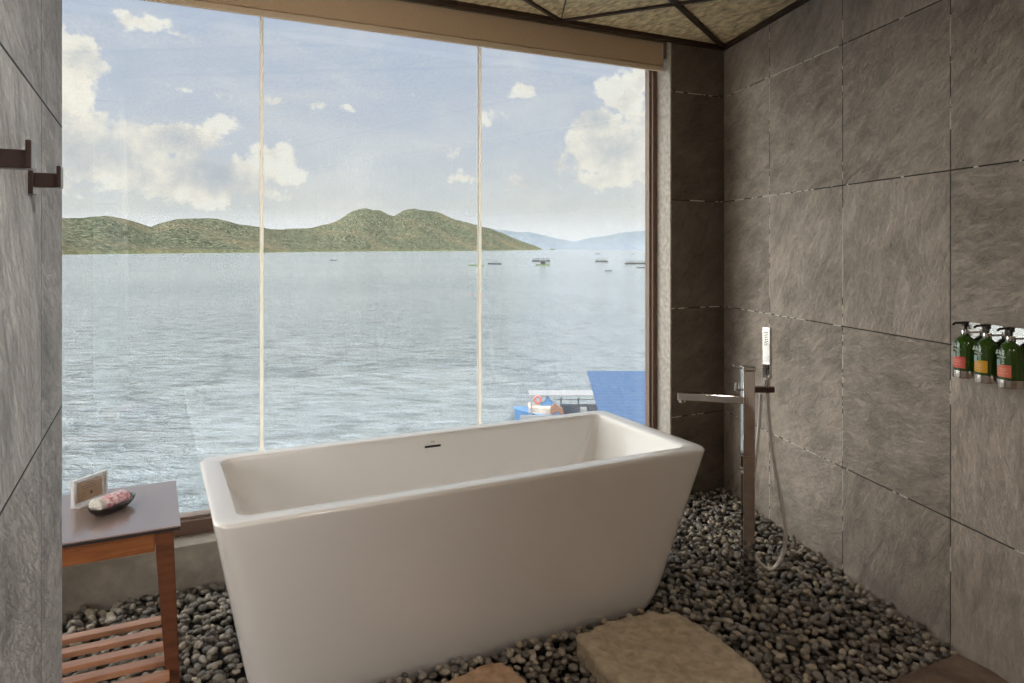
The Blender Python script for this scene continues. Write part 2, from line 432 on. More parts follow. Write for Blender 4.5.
# overflow slot and maker's mark on the far inner wall
fz = (.578 - .548) / .40
yin = (IW - .15 * fz ** 1.3) / 2
bm = B(-.036, .036, yin - .003, yin + .004, .544, .553, bev=.002)
obj('overflow_slot', bm, M_dark, tub)
bm = bmesh.new()
box(bm, -.008, -.002, yin + .0005, yin + .008, .563, .571); box(bm, .001, .009, yin + .0005, yin + .008, .563, .571)
obj('maker_mark', bm, M_mark, tub)
lathebm = bmesh.new(); lathe(lathebm, [(.001, zb - .049), (.028, zb - .049), (.03, zb - .045), (.02, zb - .043), (.001, zb - .042)])
obj('drain', lathebm, M_chrome, tub, smooth=True)
# ------------------------------------------------------------------ tub filler
FX, FYY = 2.100, 2.120
fa = math.atan2(.69, -.72)
t = thing('tub_filler', 'chrome floor-standing bath mixer beside the right end of the tub', 'faucet', (FX, FYY, 0))
Mr = Matrix.Rotation(-A, 4, 'Z')
obj('column', B(-.021, .025, -.018, .018, -.05, .912, bev=.0025, M=Mr), M_chrome, t)
for zc in (.573, .200): obj('collar', B(-.0225, .0265, -.0195, .0195, zc, zc + .006, bev=.001, M=Mr), M_chrome, t)
obj('mixer_cap', B(-.024, .028, -.021, .021, .912, .930, bev=.004, M=Mr), M_chrome, t)
bm = bmesh.new(); tube(bm, [Mr @ Vector(p) for p in ((-.02, 0, .922), (-.052, -.012, .926), (-.060, -.012, .936))], .0042)
obj('lever', bm, M_chrome, t, smooth=True)
bm = bmesh.new()
Ms = Matrix.Rotation(fa, 4, 'Z')
box(bm, .0, .268, -.021, .021, .782, .812, bev=.003, M=Ms)
sp = obj('spout', bm, M_chrome, t)
bm = bmesh.new(); lathe(bm, [(.0125, .770), (.0135, .772), (.0135, .783)], 20, M=Ms @ Matrix.Translation((.250, 0, 0)))
obj('aerator', bm, M_chrome2, sp, smooth=True)
bm = bmesh.new()
for xx in (-.050, -.036): tube(bm, [Mr @ Vector((xx, -.014, .838)), Mr @ Vector((xx, -.014, .866))], .0035)
tube(bm, [Mr @ Vector((-.055, -.014, .838)), Mr @ Vector((-.018, -.010, .838))], .004)
obj('diverter', bm, M_chrome, t, smooth=True)
hx = .062
obj('shower_bracket', B(.024, .104, -.013, .013, .826, .848, bev=.002, M=Mr), M_bronze, t)
bm = bmesh.new(); tube(bm, [Mr @ Vector((-.022, 0, .525)), Mr @ Vector((-.034, 0, .525))], .006)
obj('side_knob', bm, M_chrome, t, smooth=True)
hs = thing('hand_shower', 'slim chrome hand shower wand upright in the mixer bracket', 'shower', (FX, FYY, 0))
MT = Mr @ Matrix.Translation((.078, -.002, 0))
MW = MT @ Matrix.Rotation(math.radians(-60), 4, 'Z')
bm = B(-.019, .019, -.007, .007, .880, 1.082, bev=.0025, M=MW)
wand = obj('wand', bm, M_chrome, hs)
bm = bmesh.new()
for k in range(8): box(bm, -.010, .010, -.0075, -.0065, 1.012 + k * .007, 1.0145 + k * .007, M=MW)
obj('spray_slots', bm, M_dark, wand)
bm = bmesh.new(); lathe(bm, [(.008, .822), (.009, .826), (.011, .85), (.012, .868), (.009, .884)], 18, M=MT)
obj('cone', bm, M_chrome2, hs, smooth=True)
def cp(px, py, off=0.0):      # a point of the hose, hanging in the plane of the mixer
    d = 2.835 + off; x, y = bearing(px, d); return (x - FX, y - FYY, zat(py, d))
pts = spline([cp(767, 391), cp(770, 430), cp(774, 462), cp(780, 495), cp(785, 525), cp(783.5, 552, .01), cp(772, 569), cp(760, 563), cp(753, 553, .0)], 10)
bm = bmesh.new(); tube(bm, pts, .0072, 12)
obj('hose', bm, M_hose, hs, smooth=True)
pts = spline([cp(761, 394, .02), cp(759, 425, .03), cp(755.5, 460, .045), cp(751, 492, .055), cp(748, 525, .05), cp(750, 547, .03)], 8)
bm = bmesh.new(); tube(bm, pts, .0072, 12)
obj('hose_inlet', bm, M_hose, hs, smooth=True)
# ------------------------------------------------------------------ side table
TZ = .55
t = thing('side_table', 'low wooden table with dark top and slatted lower shelf beside the tub', 'table', (-.27, 2.645, 0))
def TB(x0, x1, y0, y1, z0, z1, **k): return B(x0 + .27, x1 + .27, y0 - 2.645, y1 - 2.645, z0, z1, **k)
xl, xr, yf, yb = -.61, .081, 2.41, 2.885
obj('tabletop', TB(xl, xr, yf, yb, TZ - .005, TZ, bev=.001), M_tabletop, t)
obj('edge_shade', TB(xl + .001, xr - .001, yf + .001, yb - .001, TZ - .014, TZ - .005), M_dish, t)['label'] = 'dark layer added as shading of the tabletop edge'  # dark strip added for the shading along the tabletop edge
for b in ((xl + .03, xr - .07, yf + .018, yf + .040), (xl + .03, xr - .07, yb - .040, yb - .018)):
    obj('apron', B(b[0] + .27, b[1] + .27, b[2] - 2.645, b[3] - 2.645, TZ - .075, TZ - .014, bev=.002), M_wood, t)
bm = bmesh.new()
box(bm, xr - .055 + .27, xr - .035 + .27, yf + .06 - 2.645, yb - .06 - 2.645, TZ - .075, TZ - .014); obj('side_rail', bm, M_woodv, t); bm = bmesh.new(); box(bm, xl + .035 + .27, xl + .055 + .27, yf + .06 - 2.645, yb - .06 - 2.645, TZ - .075, TZ - .014)
obj('side_rail', bm, M_woodv, t)
for sx in (1, -1):
    for yy in (yf + .033, yb - .033):
        bm = bmesh.new(); xo = (xr if sx > 0 else xl) + .27
        r0 = [(xo - sx * .020, 0), (xo - sx * .072, 0)]
        r1 = [(xo + sx * .003, 0), (xo - sx * .031, 0)]
        rr = []
        for (a, _), (b, _), z, h in ((r0[0], r0[1], TZ - .0145, .024), (r1[0], r1[1], -.05, .017)):
            rr.append([(a, yy - 2.645 - h, z), (b, yy - 2.645 - h, z), (b, yy - 2.645 + h, z), (a, yy - 2.645 + h, z)])
        loft(bm, rr); bmesh.ops.recalc_face_normals(bm, faces=bm.faces[:])
        bmesh.ops.bevel(bm, geom=bm.edges[:], offset=.002, segments=2, affect='EDGES')
        obj('leg', bm, M_woodv, t)
for k in range(5):
    y1 = 2.795 - k * .0925
    obj('shelf_slat', TB(xl + .03, .050, y1 - .038, y1, .095, .113, bev=.002), M_slat, t)
# card holder
ax, ay = -.224, 2.722; bx, by = -.138, 2.812
ha = math.atan2(by - ay, bx - ax); HL = math.hypot(bx - ax, by - ay)
t = thing('card_holder', 'clear acrylic stand holding a small brown card on the dark tabletop', 'card holder', (ax, ay, TZ), ha)
bm = bmesh.new()
box(bm, 0, HL, -.004, 0, .001, .084); box(bm, 0, HL, .004, .008, .001, .084)
obj('acrylic_panel', bm, M_acrylic, t)
bm = bmesh.new()
box(bm, -.003, .0015, -.005, .009, 0, .0865); box(bm, HL - .0015, HL + .003, -.005, .009, 0, .0865); box(bm, 0, HL, -.005, .009, .084, .087); box(bm, 0, HL, -.022, .014, 0, .003)
obj('clear_edge', bm, M_acredge, t)
cd = obj('card', B(.014, HL - .012, .0008, .0032, .010, .076), M_card, t)
bm = bmesh.new(); lathe(bm, [(.001, 0), (.0055, 0), (.0055, .0006), (.001, .0007)], 16, M=Matrix.Translation((.068, .0004, .032)) @ Matrix.Rotation(math.pi / 2, 4, 'X'))
for k, (w0, w1) in enumerate(((.035, .085), (.03, .08), (.045, .075))): box(bm, w0, w1, .0001, .0009, .050 + k * .008, .0512 + k * .008)
obj('print', bm, M_cardmark, cd)
# soap dish and soap
sa = math.radians(45); scx, scy = -.112, 2.642
t = thing('soap_dish', 'dark boat-shaped dish holding the pink wrapped soap', 'dish', (scx, scy, TZ), sa)
bm = bmesh.new(); R = []
def dring(a, b, z, tip=.0):
    return [(a * math.copysign(abs(math.cos(q)) ** .9, math.cos(q)), b * math.copysign(abs(math.sin(q)) ** 1.15, math.sin(q)), z + tip * abs(math.cos(q)) ** 3) for q in [2 * math.pi * i / 40 for i in range(40)]]
for a, b, z, tp in ((.045, .018, .001, 0), (.060, .026, .004, 0), (.075, .034, .012, .002), (.084, .040, .020, .006), (.0865, .0415, .0235, .008), (.083, .039, .0235, .008), (.074, .032, .014, .003), (.055, .022, .008, 0), (.03, .01, .007, 0)):
    R.append(dring(a, b, z, tp))
loft(bm, R); bmesh.ops.recalc_face_normals(bm, faces=bm.faces[:])
obj('dish_body', bm, M_dish, t, smooth=60)
t = thing('wrapped_soap', 'pink floral paper-wrapped soap roll lying in the dark dish', 'soap', (scx, scy, TZ + .034), sa)
bm = bmesh.new()
lathe(bm, [(.002, -.050), (.016, -.049), (.0195, -.044), (.020, 0), (.0195, .044), (.016, .049), (.002, .050)], 24, M=Matrix.Translation((.002, 0, 0)) @ Matrix.Rotation(math.pi / 2, 4, 'Y') @ Matrix.Diagonal((1.05, 1.4, 1, 1)))
obj('wrapper', bm, M_soap, t, smooth=True)
bm = bmesh.new()
lathe(bm, [(.014, 0), (.0215, .004), (.0215, .016), (.014, .022), (.003, .023)], 18, M=Matrix.Translation((-.046, 0, .001)) @ Matrix.Rotation(-math.pi / 2, 4, 'Y') @ Matrix.Diagonal((1.0, 1.3, 1, 1)))
obj('twisted_end', bm, M_soapend, t, smooth=True)
# ------------------------------------------------------------------ robe hooks on the partition
def hook(y, z, label, post_h=.023):
    t = thing('robe_hook', label, 'hook', (XP, y, z), 0, 'robe hooks on the partition')
    obj('wall_plate', B(0, .007, -.021, .021, -.023, .021, bev=.0012), M_hooktip if False else M_bronze, t)
    obj('post', B(.006, .039, -.012, .012, -post_h / 2, post_h / 2, bev=.001), M_bronze, t)
    obj('end_plate', B(.038, .0445, -.018, .018, -post_h / 2, .0235, bev=.0015), M_bronze, t)
    return t
hook(1.066, 1.500, 'nearer and larger-looking of the two square bronze hooks on the slate partition')
hook(1.39, 1.5015, 'farther bronze hook on the slate partition, lower in view beside the window edge', .023)
# ------------------------------------------------------------------ pump bottles
along = lambda s, off: (CORNER[0] - WDX * s - WDY * off, CORNER[1] - WDY * s + WDX * off)
nrm = math.atan2(WDX, -WDY)                      # wall normal into the room
S0 = 3.939 - 1.1094 * 1.895 + .010
bot_labels = ['green pump bottle with coral label, farthest along the wall by the tile joint', 'green pump bottle with yellow label in the wall dispenser row',
              'green pump bottle with salmon-pink label, right beside the yellow-labelled one', 'green pump bottle at the end of the row, cut off by the picture edge']
def bottle_parts(t, mlab, z=0.0):
    bm = bmesh.new()
    lathe(bm, [(.001, .002), (.031, .002), (.034, .006), (.0345, .012), (.0345, .098), (.033, .110), (.028, .122), (.019, .131), (.0135, .134), (.0135, .140), (.001, .140)], 36)
    body = obj('bottle_body', bm, M_bottle, t, smooth=60)
    bm = bmesh.new(); lathe(bm, [(.013, .138), (.0135, .139), (.0135, .153), (.012, .155), (.001, .155)], 24)
    obj('neck_collar', bm, M_chrome, t, smooth=True)
    bm = bmesh.new(); lathe(bm, [(.005, .154), (.005, .166), (.0105, .167), (.0105, .180), (.009, .182), (.001, .182)], 20)
    tube(bm, [(0, 0, .176), (.020, 0, .178), (.040, 0, .177), (.047, 0, .172)], .0038, 8)
    obj('pump', bm, M_black, t, smooth=True)
    def patch(name, a0, a1, z0, z1, m, par, r=.0351, n=14):
        bm = bmesh.new(); vs = []
        for i in range(n + 1):
            a = math.radians(a0 + (a1 - a0) * i / n)
            vs.append([bm.verts.new((rr * math.cos(a), rr * math.sin(a), zz)) for rr, zz in ((r - .0006, z0), (r, z0), (r, z1), (r - .0006, z1))])
        for a, b in zip(vs, vs[1:]):
            for k in range(4): bm.faces.new((a[k], b[k], b[(k + 1) % 4], a[(k + 1) % 4]))
        bm.faces.new(vs[0][::-1]); bm.faces.new(vs[-1]); bmesh.ops.recalc_face_normals(bm, faces=bm.faces[:])
        return obj(name, bm, m, par, smooth=60)
    lab = patch('label', -48, 48, .030, .068, mlab, t)
    bm = bmesh.new()
    for zz, w in ((.056, 30), (.050, 24), (.042, 34)):
        for i in range(-3, 4):
            a = math.radians(i * w / 3.5); M = Matrix.Rotation(a, 4, 'Z'); box(bm, .0350, .0356, -.0016, .0016, zz - .0012, zz + .0012, M=M)
    obj('print', bm, M_lyel, lab)
    patch('badge', -40, -5, .062, .082, M_lblue, t, r=.0354)
    bm = bmesh.new()
    for (y0, y1, z0, z1, tilt) in ((-.018, -.014, .098, .112, .35), (-.006, -.002, .098, .112, -.35), (-.016, -.004, .1005, .1035, 0)):
        M = Matrix.Translation((.0338, (y0 + y1) / 2, (z0 + z1) / 2)) @ Matrix.Rotation(-tilt, 4, 'X')
        box(bm, -.0006, .0012, -(y1 - y0) / 2, (y1 - y0) / 2, -(z1 - z0) / 2, (z1 - z0) / 2, M=M)
    for i in range(-5, 4):
        M = Matrix.Rotation(math.radians(i * 7), 4, 'Z'); box(bm, .0346, .0352, -.0014, .0014, .089, .0925, M=M)
    obj('emblem', bm, M_lwhite, t)
for i, (lb, ml) in enumerate(zip(bot_labels[:3], (M_coral, M_yellow, M_salmon))):
    x, y = along(S0 + .088 * i, .057)
    zb_ = .968
    t = thing('pump_bottle', lb, 'bottle', (x, y, zb_), nrm, 'pump bottles on the right wall')
    bottle_parts(t, ml)
    x2, y2 = along(S0 + .088 * i, 0)
    br = thing('bottle_bracket', ['steel holder gripping the coral-labelled bottle farthest along the wall', 'steel holder gripping the yellow-labelled bottle', 'steel holder gripping the salmon-labelled bottle', 'steel holder of the bottle cut off by the picture edge'][i], 'bracket', (x2, y2, zb_), nrm, 'steel bottle holders')
    bm = bmesh.new(); loft(bm, [[(xx, px_, pz_ + .090) for px_, pz_ in rrect(.058, .176, .014)] for xx in (.014, .021)]); bmesh.ops.recalc_face_normals(bm, faces=bm.faces[:])
    bmesh.ops.bevel(bm, geom=[e for e in bm.edges if len(e.link_faces) == 2 and e.calc_face_angle(0) > 1], offset=.001, segments=1, affect='EDGES')
    box(bm, 0, .016, -.012, .012, .06, .13)
    obj('back_plate', bm, M_chrome, br)
    bm = bmesh.new(); M = Matrix.Translation((.057, 0, 0))
    lathe(bm, [(.001, -.003), (.0365, -.003), (.037, 0), (.037, .022), (.0358, .022), (.0358, .0), (.001, .0)], 36, M=M)
    box(bm, .006, .022, -.02, .02, 0, .018)
    obj('base_ring', bm, M_chrome2, br, smooth=40)
    bm = bmesh.new(); box(bm, .007, .046, -.007, .007, .143, .150, bev=.001)
    obj('neck_clip', bm, M_chrome, br)
# ------------------------------------------------------------------ stepping stones
def stone(name, label, cat, outline, top, m, seed, th=.11):
    cx = sum(p[0] for p in outline) / len(outline); cy = sum(p[1] for p in outline) / len(outline)
    # resample and round the outline
    P = [Vector((p[0] - cx, p[1] - cy, 0)) for p in outline]; L = len(P); pts = []
    for i in range(L):
        a, b = P[i], P[(i + 1) % L]
        for k in range(12): pts.append(a.lerp(b, k / 12))
    for _ in range(2): pts = [(pts[i - 1] + pts[i] * 2 + pts[(i + 1) % len(pts)]) / 4 for i in range(len(pts))]
    bm = bmesh.new(); R = []
    for s, z in ((.93, -th), (1.0, -th * .8), (1.015, -th * .45), (1.0, -.028), (.985, -.012), (.955, -.003), (.90, 0), (.75, 0), (.6, 0), (.45, 0), (.3, 0), (.15, 0)):
        R.append([(p.x * s, p.y * s, z) for p in pts])
    loft(bm, R); bmesh.ops.subdivide_edges(bm, edges=bm.edges[:], cuts=1, use_grid_fill=True)
    bmesh.ops.recalc_face_normals(bm, faces=bm.faces[:])
    for v in bm.verts:
        q = v.co + Vector((seed, seed * 2, 0))
        side = 1.0 if v.co.z < -.006 else .35
        d = noise.fractal(q * 14, .8, 2.0, 4) * .007 + noise.fractal(q * 45, .7, 2.0, 3) * .0022
        rad = Vector((v.co.x, v.co.y, 0)).normalized()
        v.co += rad * d * side * 1.6 + Vector((0, 0, d * .7))
    o = obj(name, bm, m, smooth=70, loc=(cx, cy, top)); tag(o, label, cat, 'stepping stones'); return o
stone('stepping_stone', 'large beige rough stepping stone on the pebbles before the tub', 'stone',
      [(1.315, 2.145), (1.50, 2.165), (1.66, 2.155), (1.745, 2.11), (1.765, 1.93), (1.73, 1.66), (1.62, 1.56), (1.42, 1.58), (1.29, 1.70), (1.275, 1.93)], .052, M_step, 3.1)
stone('stepping_stone', 'smaller orange-brown stepping stone, only its far corner in view below the tub', 'stone',
      [(.74, 2.085), (.82, 2.105), (.90, 2.120), (1.00, 2.145), (1.045, 2.08), (1.05, 1.90), (.98, 1.72), (.78, 1.66), (.64, 1.78), (.66, 2.02)], .045, M_step2, 8.7)
# ------------------------------------------------------------------ outdoors
bm = bmesh.new()
S = 26000
vs = [bm.verts.new(p) for p in ((-S, YW + 3, SEA), (S, YW + 3, SEA), (S, S, SEA), (-S, S, SEA))]; bm.faces.new(vs)
so = obj('sea', bm, M_sea); tag(so, 'calm grey-blue bay water stretching to the hills', 'sea', kind='structure')
def interp(tab, x):
    return float(np.interp(x, [a for a, _ in tab], [b for _, b in tab]))
def ridge(name, label, tab, shore, ratio, m, x0, x1, n, rows, rough, seed):
    bm = bmesh.new(); G = []
    for i in range(n + 1):
        px = x0 + (x1 - x0) * i / n; d0 = interp(shore, px); d1 = d0 * ratio
        top = zat(interp(tab, px), d1) - SEA; col = []
        for j in range(rows + 1):
            t = j / rows * 1.45
            d = d0 + (d1 - d0) * t
            x, y = bearing(px, d)
            if t <= 1: h = top * (t ** .8) * (1 - .22 * math.sin(t * math.pi) * (1 + noise.noise(Vector((x * .004, y * .004, seed)))))
            else: h = top * max(0, 1 - ((t - 1) / .45) ** 1.6)
            q = Vector((x * rough, y * rough, seed))
            w = min(1, t * 4) * (1.0 if t < .8 else max(.15, 1 - (t - .8) * 4) if t < 1.02 else .3)
            h += top * .13 * noise.fractal(q, .8, 2.1, 4) * w + noise.noise(Vector((x * .05, y * .05, seed))) * 2.2 * w * (d0 / 1500)
            if t == 0: h = -1.0
            col.append(bm.verts.new((x, y, SEA + h)))
        G.append(col)
    for a, b in zip(G, G[1:]):
        for j in range(rows): bm.faces.new((a[j], b[j], b[j + 1], a[j + 1]))
    bmesh.ops.recalc_face_normals(bm, faces=bm.faces[:])
    o = obj(name, bm, m, smooth=True); tag(o, label, 'hill', kind='structure'); return o
main = [(-700, 248.6), (-560, 243), (-400, 234), (-280, 236), (-180, 226), (-110, 219), (-40, 214), (20, 217), (63, 216.7), (83, 217.4), (106, 214.5), (117, 217), (133.5, 221.7), (150, 226.7), (158, 223.5), (167, 220.7), (177, 218.4), (200, 218), (220, 219.5), (240, 224.8), (263.6, 227.4),
        (283.6, 229.4), (300, 228.4), (317, 226.7), (330, 223), (340, 218.6), (353.4, 211), (360, 208.5), (367, 207.3), (377, 209.2), (387, 214), (393.7, 216), (403.8, 209.6), (414, 208), (425, 209.5), (437.4, 211), (454, 218.6),
        (474.4, 223.7), (498, 231), (518, 239.8), (534.8, 245.5), (541.5, 248.6)]
shore = [(-700, 1500), (-300, 950), (-40, 850), (63, 933), (160, 1180), (263, 1438), (340, 2000), (480, 2900), (541, 4300)]
ridge('hill', 'green forested hills with two humped summits across the bay', main, shore, 1.5, M_hill, -700, 541.5, 800, 44, .006, 1.7)
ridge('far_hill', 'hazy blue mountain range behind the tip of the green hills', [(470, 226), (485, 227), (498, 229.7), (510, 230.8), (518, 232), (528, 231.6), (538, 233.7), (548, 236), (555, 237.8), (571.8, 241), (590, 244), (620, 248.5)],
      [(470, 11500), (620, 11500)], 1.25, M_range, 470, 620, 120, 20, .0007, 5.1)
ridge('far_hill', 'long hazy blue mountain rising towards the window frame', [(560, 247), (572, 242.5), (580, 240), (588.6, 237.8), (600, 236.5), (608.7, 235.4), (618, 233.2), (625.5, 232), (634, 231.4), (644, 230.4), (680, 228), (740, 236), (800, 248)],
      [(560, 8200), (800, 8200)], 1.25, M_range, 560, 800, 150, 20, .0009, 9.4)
# sea haze between the bay and the far mountains
hz = bpy.data.materials.new('haze'); hz.use_nodes = True; g = N(hz); g.n.remove(g.b)
v = g.new('ShaderNodeVolumeScatter'); v.inputs['Color'].default_value = (.66, .74, 1, 1); v.inputs['Density'].default_value = .00028; v.inputs['Anisotropy'].default_value = .2
g.l.new(v.outputs[0], g.n['Material Output'].inputs['Volume'])
bm = bmesh.new(); loft(bm, [[(xx, 6500, SEA + .5), (xx, 8100, SEA + .5), (xx, 7500, 300), (xx, 7300, 420), (xx, 7100, 300)] for xx in (-5500, 8500)]); bmesh.ops.recalc_face_normals(bm, faces=bm.faces[:])
o = obj('haze', bm, hz, rotz=-A); tag(o, 'thin blue sea haze in front of the far mountains', 'haze', kind='stuff')
# floating fish pens and boats
def at(px, py): d = F * (H - SEA) / (py - Y0); x, y = bearing(px, d); return x, y, d
def raft(name, label, px, py, wpx, m, hut=True, thick=.5, posts=6, cat='raft', roof=False):
    x, y, d = at(px, py); w = wpx / F * d; dep = w * .55
    t = thing(name, label, cat, (x, y, SEA), -A, 'floating rafts on the bay')
    bm = bmesh.new(); hh = d * .0019
    box(bm, -w / 2, w / 2, -dep / 2, -dep / 2 + dep * .12, -.1, hh); box(bm, -w / 2, w / 2, dep / 2 - dep * .12, dep / 2, -.1, hh)
    for k in range(5):
        xx = -w / 2 + (w - w * .05) * k / 4; box(bm, xx, xx + w * .05, -dep / 2, dep / 2, -.1, hh * .9)
    obj('float_frame', bm, m, t)
    if posts:
        bm = bmesh.new()
        for k in range(posts):
            xx = -w * .46 + w * .92 * k / (posts - 1); box(bm, xx - w * .008, xx + w * .008, -dep / 2, -dep / 2 + w * .02, 0, hh * 2.4)
        box(bm, -w * .46, w * .46, -dep / 2, -dep / 2 + w * .02, hh * 2.1, hh * 2.4)
        obj('railing', bm, M_raftwood, t)
    if hut:
        bm = bmesh.new(); box(bm, -w * .18, w * .16, -dep * .3, dep * .3, hh, hh * 3.2); obj('hut', bm, M_raftwood, t)
        bm = bmesh.new()
        a = [bm.verts.new(p) for p in ((-w * .24, -dep * .4, hh * 3.1), (w * .22, -dep * .4, hh * 3.1), (w * .22, dep * .4, hh * 3.1), (-w * .24, dep * .4, hh * 3.1))]
        b = [bm.verts.new((-w * .2, 0, hh * 4.2)), bm.verts.new((w * .18, 0, hh * 4.2))]
        bm.faces.new(a[::-1]); bm.faces.new((a[0], a[1], b[1], b[0])); bm.faces.new((a[2], a[3], b[0], b[1])); bm.faces.new((a[1], a[2], b[1])); bm.faces.new((a[3], a[0], b[0]))
        obj('roof', bm, M_boatdark, t)
    return t
def boat(label, px, py, wpx, m, cabin=True):
    x, y, d = at(px, py); w = wpx / F * d; b_ = w * .13; hh = w * .085
    t = thing('boat', label, 'boat', (x, y, SEA), -A, 'boats on the bay')
    bm = bmesh.new(); R = []
    for k in range(9):
        s = -1 + 2 * k / 8; wd = b_ * max(.06, (1 - abs(s) ** 2.6)); z1 = hh * (1 + .5 * s * s)
        R.append([(s * w / 2, -wd, z1), (s * w / 2 * .96, -wd * .5, -.15), (s * w / 2 * .96, wd * .5, -.15), (s * w / 2, wd, z1)])
    loft(bm, R); bmesh.ops.recalc_face_normals(bm, faces=bm.faces[:]); obj('hull', bm, m, t)
    if cabin:
        bm = bmesh.new(); box(bm, -w * .22, w * .2, -b_ * .7, b_ * .7, hh * 2.3, hh * 2.6)
        for sx in (-.2, 0, .18): box(bm, w * sx - w * .01, w * sx + w * .01, -b_ * .6, -b_ * .5, hh * .9, hh * 2.4)
        obj('canopy', bm, M_boatdark, t)
    return t
raft('fishing_raft', 'low green-covered raft crossed by the right pane joint', 476.5, 266, 15, M_raftgreen, hut=False, posts=0)
boat('dark covered boat just right of the right pane joint', 494.5, 264.5, 13.5, M_boatdark)
raft('fishing_raft', 'long dark fish-pen raft, the farther of two lying one behind the other', 541, 261.5, 17.5, M_raftwood, hut=False, posts=7)
raft('fishing_raft', 'shorter fish-pen raft with a low hut, the nearer of the two lying together', 543, 265.5, 14, M_raftgreen, hut=True, posts=0)
raft('fishing_raft', 'thin flat raft right of the paired fish pens', 601.5, 262, 12, M_raftwood, hut=False, posts=4)
boat('small open boat below the thin flat raft', 608.5, 271, 7.5, M_boatdark, cabin=False)
raft('fishing_raft', 'wide railed fish-pen raft touching the window frame', 635, 264, 19, M_raftwood, hut=False, posts=9)
boat('slim open boat in front of the wide railed raft by the frame', 641, 268, 9, M_boatdark, cabin=False)
boat('tiny distant covered boat above the thin flat raft', 597.5, 254, 5, M_boatdark)
boat('tiny distant boat above the wide railed raft', 633, 254.2, 4, M_boatdark)
boat('lone dark boat below the saddle of the left hills', 333.6, 260.5, 7, M_boatdark, cabin=False)
# small houses on the far shore
for i, (px, w) in enumerate(((452, 3), (463, 4), (471, 2.5), (479, 3.5), (487, 2.5), (512, 2.5))):
    d = interp(shore, px) * 1.01; x, y = bearing(px, d); w = w / F * d
    t = thing('shore_house', 'tiny pale house on the far shore below the green hill', 'house', (x, y, SEA), -A, 'houses on the far shore')
    obj('wall', B(-w / 2, w / 2, -w / 3, w / 3, -1, w * .35), M_white, t)
    bm = bmesh.new(); a = [bm.verts.new(p) for p in ((-w * .55, -w * .4, w * .35), (w * .55, -w * .4, w * .35), (w * .55, w * .4, w * .35), (-w * .55, w * .4, w * .35), (-w * .5, 0, w * .6), (w * .5, 0, w * .6))]
    for f in ((3, 2, 1, 0), (0, 1, 5, 4), (2, 3, 4, 5), (1, 2, 5), (3, 0, 4)): bm.faces.new([a[k] for k in f])
    obj('roof', bm, M_raftwood, t)
# islet
d = 5200; x, y = bearing(552.5, d); bm = bmesh.new(); bmesh.ops.create_icosphere(bm, subdivisions=3, radius=1)
for vv in bm.verts: vv.co = Vector((vv.co.x * 20, vv.co.y * 12, vv.co.z * 9 + noise.noise(vv.co * 2) * 3))
o = obj('islet', bm, M_hill, loc=(x, y, SEA)); tag(o, 'tiny wooded islet off the tip of the green hills', 'islet', kind='structure')
# blue corrugated roof of the jetty shed
def cam2(l, dep, z): return (DX * dep + RX * l, DY * dep + RY * l, z)
t = thing('jetty_shed', 'bright blue corrugated metal roof of a shed over the water below the window', 'shed', (DX * 14, DY * 14, SEA), -A)
zf, zn = -2.05, -2.05
def rp(l, dep, z): return Vector((l, dep - 14, z - SEA))
bm = bmesh.new(); rowsN = 120; G = []
dfar = F * (H - zf) / (371.5 - Y0); dnear = 10.0
lf0 = (587 - 512) / F * dfar; ln_ = (598 - 512) / F * (F * (H - zf) / (410 - Y0)); dm = F * (H - zf) / (410 - Y0)
sl = (lf0 - ln_) / (dfar - dm)
for i in range(rowsN * 2 + 1):
    dep = dfar + (dnear - dfar) * i / (rowsN * 2); l0 = lf0 + sl * (dep - dfar)
    dz = .016 * math.cos(i / 4 * math.pi)
    G.append([(l0, dep - 14, zf - SEA + dz), (l0 + 7.5, dep - 14, zf - SEA + dz), (l0 + 7.5, dep - 14, zf - SEA + dz - .02), (l0, dep - 14, zf - SEA + dz - .02)])
loft(bm, G); bmesh.ops.recalc_face_normals(bm, faces=bm.faces[:])
obj('roof_sheet', bm, M_roofblue, t)
for l, dep in ((2.4, dfar - .6), (8.4, dfar - .6), (2.2, dnear + .8), (8, dnear + .8)):
    obj('post', B(l - .07, l + .07, dep - 14 - .07, dep - 14 + .07, -1, zf - SEA - .04), M_raftwood, t)
obj('eave_beam', B(lf0 + .1, lf0 + 7.3, dfar - 14 - .35, dfar - 14 - .2, zf - SEA - .2, zf - SEA - .035), M_white, t)
# moored boat beside the shed (about 30 m away)
D = 31.0
def lx(px): return (px - 512) / F * D
def hz_(py, dd=D): return zat(py, dd) - SEA
t = thing('moored_boat', 'moored blue and white boat with flat pale canopy beside the blue roof', 'boat', (DX * D, DY * D, SEA), -A)
bm = bmesh.new(); R = []
xa, xb = lx(514), lx(612)
for k in range(13):
    s = k / 12; xx = xa + (xb - xa) * s; wd = .85 * min(1, .25 + s * 3.2); zt = hz_(413) + .25 * (1 - s) ** 3
    R.append([(xx, -wd, zt), (xx + .1, -wd * .55, -.25), (xx + .1, wd * .55, -.25), (xx, wd, zt)])
loft(bm, R); bmesh.ops.recalc_face_normals(bm, faces=bm.faces[:]); obj('hull', bm, M_boatblue, t)
obj('gunwale', B(lx(520), xb, -.92, -.84, hz_(414), hz_(410.5)), M_white, t)
obj('canopy', B(lx(529), lx(604), -.3, .75, hz_(395), hz_(394) + .02, bev=.01), M_white, t)
obj('cabin', B(lx(528.5), lx(552), -.60, .5, .2, hz_(404.5), bev=.03), simple_noise_mat('cabin_paint', (.35, .28, .24), (.66, .62, .55), 3, .6, 0), t)
obj('bench', B(lx(560), lx(604), -.35, -.1, .2, hz_(403.5)), M_boatdark, t)
obj('deck_box', B(lx(579), lx(585.5), -.65, -.4, hz_(413), hz_(404.8), bev=.01), M_white, t)
